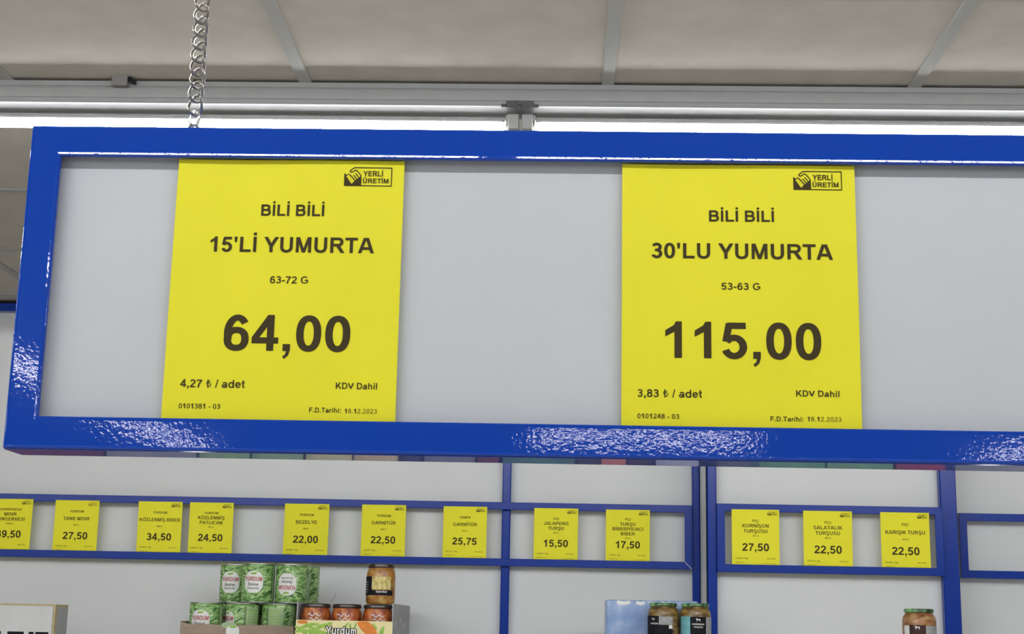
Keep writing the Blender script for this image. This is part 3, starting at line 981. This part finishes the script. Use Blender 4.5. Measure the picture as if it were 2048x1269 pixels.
# ------------------------------------------------------------------ jars
def make_jar(r, h, lid_r, lid_h, fill, lid, cat_name='jar'):
    root = empty('glass_jar', (0, 0, 0))
    neck = lid_r * .93
    sh = h - lid_h
    pr = [(r * .55, 0), (r * .88, .001), (r * .985, .006), (r, .014), (r, sh - .028), (r * .985, sh - .020), (r * .95, sh - .012), (neck * 1.0, sh - .004), (neck, sh + .003)]
    bm = bmesh.new(); lathe(bm, pr, 40)
    link('glass_body', bm, MT['glass'], root, True)
    bm = bmesh.new()
    lathe(bm, [(max(.004, a - .0016), b + (.002 if i == 0 else .0006)) for i, (a, b) in enumerate(pr[:-1])] + [(neck - .002, sh - .001)], 40)
    link('contents', bm, fill, root, True)
    bm = bmesh.new()
    z = sh
    lathe(bm, [(lid_r * .96, z - .001), (lid_r, z + .001), (lid_r, z + lid_h * .72), (lid_r * .97, z + lid_h * .92), (lid_r * .90, z + lid_h), (lid_r * .86, z + lid_h * .93), (0.0005, z + lid_h * .93)], 40)
    link('lid', bm, lid, root, True)
    return root


# the carton of jars with its printed front
JY = 4.30
jx0, jx1 = at(592, 1240, JY).x, at(785.5, 1240, JY).x
jw = jx1 - jx0
jr = (jw - .008) / 6
jh = at(690, 1208, JY + .05).z - SHA - .003
frz = at(690, 1243, JY).z - SHA
jc = empty('jar_carton', (jx0, JY, SHA + .001), 'open carton of orange vegetable jars with a cream printed front, right of the cans', 'carton')
link('base', B(0, jw, .002, .50, 0, .003), MT['greycard'], jc)
fp = link('front_panel', B(0, jw, 0, .003, 0, frz, .0006, 1), MT['cream'], jc)
for x in (0, jw - .003):
    link('side_panel', B(x, x + .003, .004, .50, .003, jh + .004, .0005, 1), MT['greycard'], jc)
link('back_panel', B(.004, jw - .004, .497, .50, .003, jh), MT['greycard'], jc)
fs = lambda u, v, o=.0006: (u, -o, v)


bmb = bmesh.new()
for bi, (px_, pz_, ang, ln, wd, bd) in enumerate(((.12, -.020, 20, .075, .010, .008), (.20, -.016, -25, .070, .011, -.008), (.25, -.026, 30, .085, .011, .010), (.14, -.036, -8, .085, .010, .008),
        (.07, -.034, -40, .060, .010, .006), (.33, -.012, 50, .030, .006, .004), (.30, -.044, 12, .080, .010, .008), (.53, -.010, 65, .018, .005, .002), (.57, -.011, 100, .018, .005, .002), (.61, -.010, 70, .019, .005, -.002),
        (.80, -.010, 60, .016, .008, .002), (.83, -.014, 110, .014, .007, .002), (.90, -.030, 80, .040, .012, .004))):
    if bi in (7, 10):
        link('bean_print' if bi == 7 else 'herb_print', bmb, MT['bean'], fp)
        bmb = bmesh.new()
    pod(bmb, jw * px_, frz + pz_ - .004, ln, wd, ang, bd, lambda x, y: (x, -.0005 - .00006 * bi, min(y, frz - .001)))
link('leaf_print', bmb, MT['bean'], fp)
bmc = bmesh.new()
pod(bmc, jw * .745, frz - .026, .075, .032, -42, .004, lambda x, y: (x, -.0014, min(y, frz - .001)), 12)
link('carrot_print', bmc, MT['carrot'], fp)
bmc = bmesh.new()
pod(bmc, jw * .07, frz - .006, .030, .010, 0, .0, lambda x, y: (x, -.0014, min(y, frz - .0005)))
link('carrot_slice_print', bmc, MT['carrot'], fp)
tz = frz - .040
bmo = bmesh.new()
for q in range(10):
    qa = 2 * math.pi * q / 10
    text_bm('Yurdum', jw * .32, jw * .64, tz, .0235, lambda u, v, qa=qa: (u + .0021 * math.cos(qa), -.0016, v + .0021 * math.sin(qa)), bmo)
link('lettering_outline', bmo, MT['black'], fp)
link('lettering', text_bm('Yurdum', jw * .32, jw * .64, tz, .0235, lambda u, v: (u, -.0022, v)), MT['white'], fp)
bm = bmesh.new()
rnd = random.Random(12)
for k in range(5):
    yy, zz = .08 + .07 * k + rnd.uniform(-.01, .01), jh * rnd.uniform(.25, .7)
    pod(bm, yy, zz, .030, .014, rnd.uniform(-60, 60), .003, lambda u, v: (jw + .0005, u, v), 5)
link('torn_patches', bm, MT['whitecard'], jc)
bm = bmesh.new()
tube_path(bm, [(jw * .30, .10, jh + .004), (jw * .31, .10, jh + .010), (jw * .335, .10, jh + .020), (jw * .34, .10, jh + .032)], .0016, 6)
link('torn_wrap', bm, MT['greycard'], jc, True)


def band(root, r, z0, z1, a0, a1, m, off=.0006, name='label_band', n=14):
    sf = wrap(r)
    return link(name, patch_bm(sf, r * math.radians(a0), r * math.radians(a1), z0, z1, off, n), m, root)


jar0 = make_jar(jr - .0006, jh - .003, jr * .93, .011, MT['orange'], MT['lidblack'])
sw = wrap(jr)
for k, (a, b, t0) in enumerate(((-.022, .016, .7), (-.016, .018, .6))):
    bm = bmesh.new()
    stroke_faces(bm, [(a + (b - a) * t / 10, jh * t0 + .004 * math.sin(t * 1.3)) for t in range(11)], False, .0018, .0018, lambda u, v: sw(u, v, .0007))
    link('script_print', bm, MT['white'], jar0)
band(jar0, jr, jh * .22, jh * .52, -70, 70, MT['cream'])
for i in range(3):
    o = jar0 if i == 0 else copy_tree(jar0)
    o.location = (jx0 + .004 + jr * (1 + 2 * i), JY + .0045 + jr, SHA + .0046)
    o.rotation_euler = (0, 0, math.radians((6, -4, 10)[i]))
    tag(o, ('orange vegetable jar at the left end of the printed carton', 'orange vegetable jar in the middle of the printed carton',
            'orange vegetable jar at the right of the printed carton, under the single jar')[i], 'jar', 'orange jars in the printed carton')

# the jar standing on top
ty = JY + .0045 + jr
xj = at(760.5, 1200, ty).x
hj = at(760, 1129, ty).z - (SHA + .0046 + jh - .003)
jt = make_jar(.0430, hj, .0400, .011, MT['mixed'], MT['lidblack'])
jt.location = (xj, ty, SHA + .0046 + jh - .003 + .0005)
tag(jt, 'jar of mixed vegetables with a dark lid standing on the jar carton', 'jar')
band(jt, .0430, hj * .22, hj * .68, -78, -28, MT['black'])
band(jt, .0430, hj * .36, hj * .68, -30, 48, MT['pod'], .0009)
lb = band(jt, .0430, hj * .22, hj * .34, -34, 60, MT['black'], .0008)
sj = wrap(.0430)
link('label_print', text_bm('Garnitür'.replace('ü', 'u'), -.008, .024, hj * .285, .006, lambda u, v: sj(u, v, .0013)), MT['white'], lb)
bm = bmesh.new()
for z in (.30, .36, .42, .48, .54):
    stroke_faces(bm, [(-.052 + t * .003, hj * z) for t in range(6)], False, .002, .002, lambda u, v: sj(u, v, .0012))
link('side_print', bm, MT['greylabel'], jt)


def animal_mark(root, sf, u0, v0, s, off=.0012):
    bm = bmesh.new()
    f = lambda x, y: sf(u0 + x * s, v0 + y * s, off)
    for q in ([(-5, 0), (5, 0), (5, 3), (-5, 3)], [(-5, -4), (-3.5, -4), (-3.5, 0), (-5, 0)], [(3.5, -4), (5, -4), (5, 0), (3.5, 0)], [(-7, 2), (-4, 2), (-4, 5), (-7, 5)]):
        bm.faces.new([bm.verts.new(f(*p)) for p in q])
    return link('emblem_print', bm, MT['white'], root)


# two pickle jars with green patterned lids in front of the pale blue pack
PYJ = 4.345
pr_ = .0455
x1_ = at(1326.5, 1230, PYJ).x
x2_ = at(1390.5, 1230, PYJ).x
ph = at(1326, 1206.5, PYJ).z - SHA - .001
for i, (x, turn) in enumerate(((x1_, 0), (x2_, 0))):
    j = make_jar(pr_, ph, .0405, .0095, MT['pickle'], MT['lidgreen'])
    j.location = (x, PYJ, SHA + .001)
    sf = wrap(pr_)
    zt = ph - .038
    if i == 0:
        tag(j, 'pickle jar with green patterned lid, left of the pair by the pale blue pack', 'jar', 'pickle jars with green lids')
        b1 = band(j, pr_, .012, zt, -84, -20, MT['black'])
        animal_mark(b1, sf, -.033, zt - .010, .0008)
        link('label_print', text_bm('KORNİŞON', -.044, -.018, zt - .024, .004, lambda u, v: sf(u, v, .0012)), MT['white'], b1)
        b2 = band(j, pr_, zt - .025, zt - .002, -20, 32, MT['greylabel'], .0008)
        b3 = band(j, pr_, .012, zt - .026, -20, 32, MT['black'], .0007)
        link('notice_patch', patch_bm(sf, .013, .024, zt - .036, zt - .026, .0012, 4), MT['white'], b3)
    else:
        tag(j, 'pickle jar with green patterned lid, right of the pair, touching the blue post', 'jar', 'pickle jars with green lids')
        band(j, pr_, .012, zt, -72, -22, MT['teal'])
        b1 = band(j, pr_, .012, zt - .001, -24, 36, MT['black'], .0009)
        animal_mark(b1, sf, .005, zt - .010, .0010)
        link('label_print', text_bm('KORNİŞON', -.013, .022, zt - .024, .0045, lambda u, v: sf(u, v, .0014)), MT['white'], b1)
        link('label_print', text_bm('TURŞUSU', -.009, .018, zt - .032, .004, lambda u, v: sf(u, v, .0014)), MT['white'], b1)
        band(j, pr_, .012, zt - .002, 36, 84, MT['greylabel'], .0007)

# pale blue pack
bY = PYJ + pr_ + .010
qx0, qx1 = at(1212, 1235, bY).x, at(1396, 1235, bY).x
qh = at(1290, 1201.5, bY).z - SHA
pk = empty('wrapped_pack', (qx0, bY, SHA), 'pale blue wrapped pack behind the two pickle jars', 'pack')
bm = B(0, qx1 - qx0, 0, .16, .001, qh, .006, 3)
link('wrapper', bm, MT['skyblue'], pk, True)
bm = bmesh.new()
for (u0, u1) in ((.12, .26), (.33, .42), (.60, .70)):
    stroke_faces(bm, [((qx1 - qx0) * (u0 + (u1 - u0) * t / 6), qh - .006 - .004 * math.sin(math.pi * t / 6)) for t in range(7)], False, .007, .010, lambda x, y: (x, -.0006, y))
link('white_print', bm, MT['white'], pk)

# jar in the forward unit
RY = YB - .30
rx = at(1838, 1240, RY).x
jr3 = make_jar(.0480, .135, .0418, .0105, MT['redpickle'], MT['lidgreen'])
jr3.location = (rx, RY, SHB + .0005)
tag(jr3, 'jar of red and yellow pickles with a maroon label, alone in the forward right unit', 'jar')
sf = wrap(.0480)
zt = .135 - .046
b1 = band(jr3, .0480, .012, zt, -48, 8, MT['maroon'])
animal_mark(b1, sf, -.016, zt - .008, .0011)
band(jr3, .0480, .012, zt - .002, 8, 62, MT['greylabel'], .0007)
band(jr3, .0480, .012, zt - .002, -72, -48, MT['white'], .0007)

# white carton at the left
WY = 4.44
wx1 = at(109, 1240, WY).x
wz = at(60, 1208.5, WY).z - SHA
wb = empty('white_carton', (wx1 - .26, WY, SHA), 'white carton with brown edges on the shelf at the left edge', 'carton')
link('carton_body', B(0, .26, .003, .12, .001, wz, .002, 2), MT['cardedge'], wb)
link('front_label', B(.004, .253, -.0005, .003, .001, wz - .006), MT['whitecard'], wb)
bm = bmesh.new()
zl = at(60, 1264.5, WY).z - SHA
for a, b in ((.05, .10), (.12, .17), (.185, .20), (.205, .245)):
    box(bm, a, b, -.0010, -.0004, zl - .014, zl)
link('dark_print', bm, MT['black'], wb)
link('side_label', B(.2602, .2608, .02, .115, .004, wz - .008), MT['greycard'], wb)

# ------------------------------------------------------------------ goods on the shelf below, seen mirrored in the glossy underside of the frame
def mx(px): return at(px, 915, 4.42).x


low = [(-10, 205, (.10, .012, .014)), (212, 392, (.20, .20, .23)), (398, 500, (.20, .30, .12)), (504, 606, (.20, .31, .13)), (612, 704, (.45, .42, .20)), (708, 796, (.46, .36, .20)),
       (804, 842, (.02, .02, .08)), (848, 950, (.14, .13, .18)), (956, 998, (.12, .015, .02)), (1006, 1150, (.05, .14, .10)), (1156, 1198, (.02, .015, .015)), (1203, 1252, (.50, .14, .05)),
       (1257, 1305, (.03, .02, .02)), (1312, 1398, (.36, .36, .48)), (1520, 1650, (.09, .24, .09)), (1654, 1786, (.12, .26, .11)), (1792, 1890, (.24, .02, .03))]
words = ['dark red', 'slate grey', 'sage green', 'leaf green', 'pale olive', 'tan', 'navy', 'grey violet', 'wine red', 'bottle green', 'black', 'orange', 'dark brown', 'lavender', 'forest green', 'bright green', 'crimson']
for (a, b, col), wd in zip(low, words):
    right = a > 1410
    y = (YB - .44) if right else 4.34
    z0 = (SHB if right else SHA) - .42
    xa, xb = at(a, 915, y).x, at(b, 915, y).x
    if right and xb > bxd - .01: xb = bxd - .01
    if right and xa < bxa + .006: xa = bxa + .006
    if not right and xb > ax1 - .01: xb = ax1 - .01
    hh = .34
    o = empty('product_carton', (xa, y, z0 + .001), wd + ' carton on the lower shelf, seen only mirrored under the sign frame', 'carton', 'cartons mirrored under the frame')
    mm = mat(wd.replace(' ', '_') + '_carton', col + (1,), .5, noise=.35, nscale=22)
    link('carton_body', B(0, xb - xa, 0, .22, 0, hh, .003, 2), mm, o)
    link('carton_flap', B(.004, xb - xa - .004, .004, .20, hh, hh + .0015), mm, o)
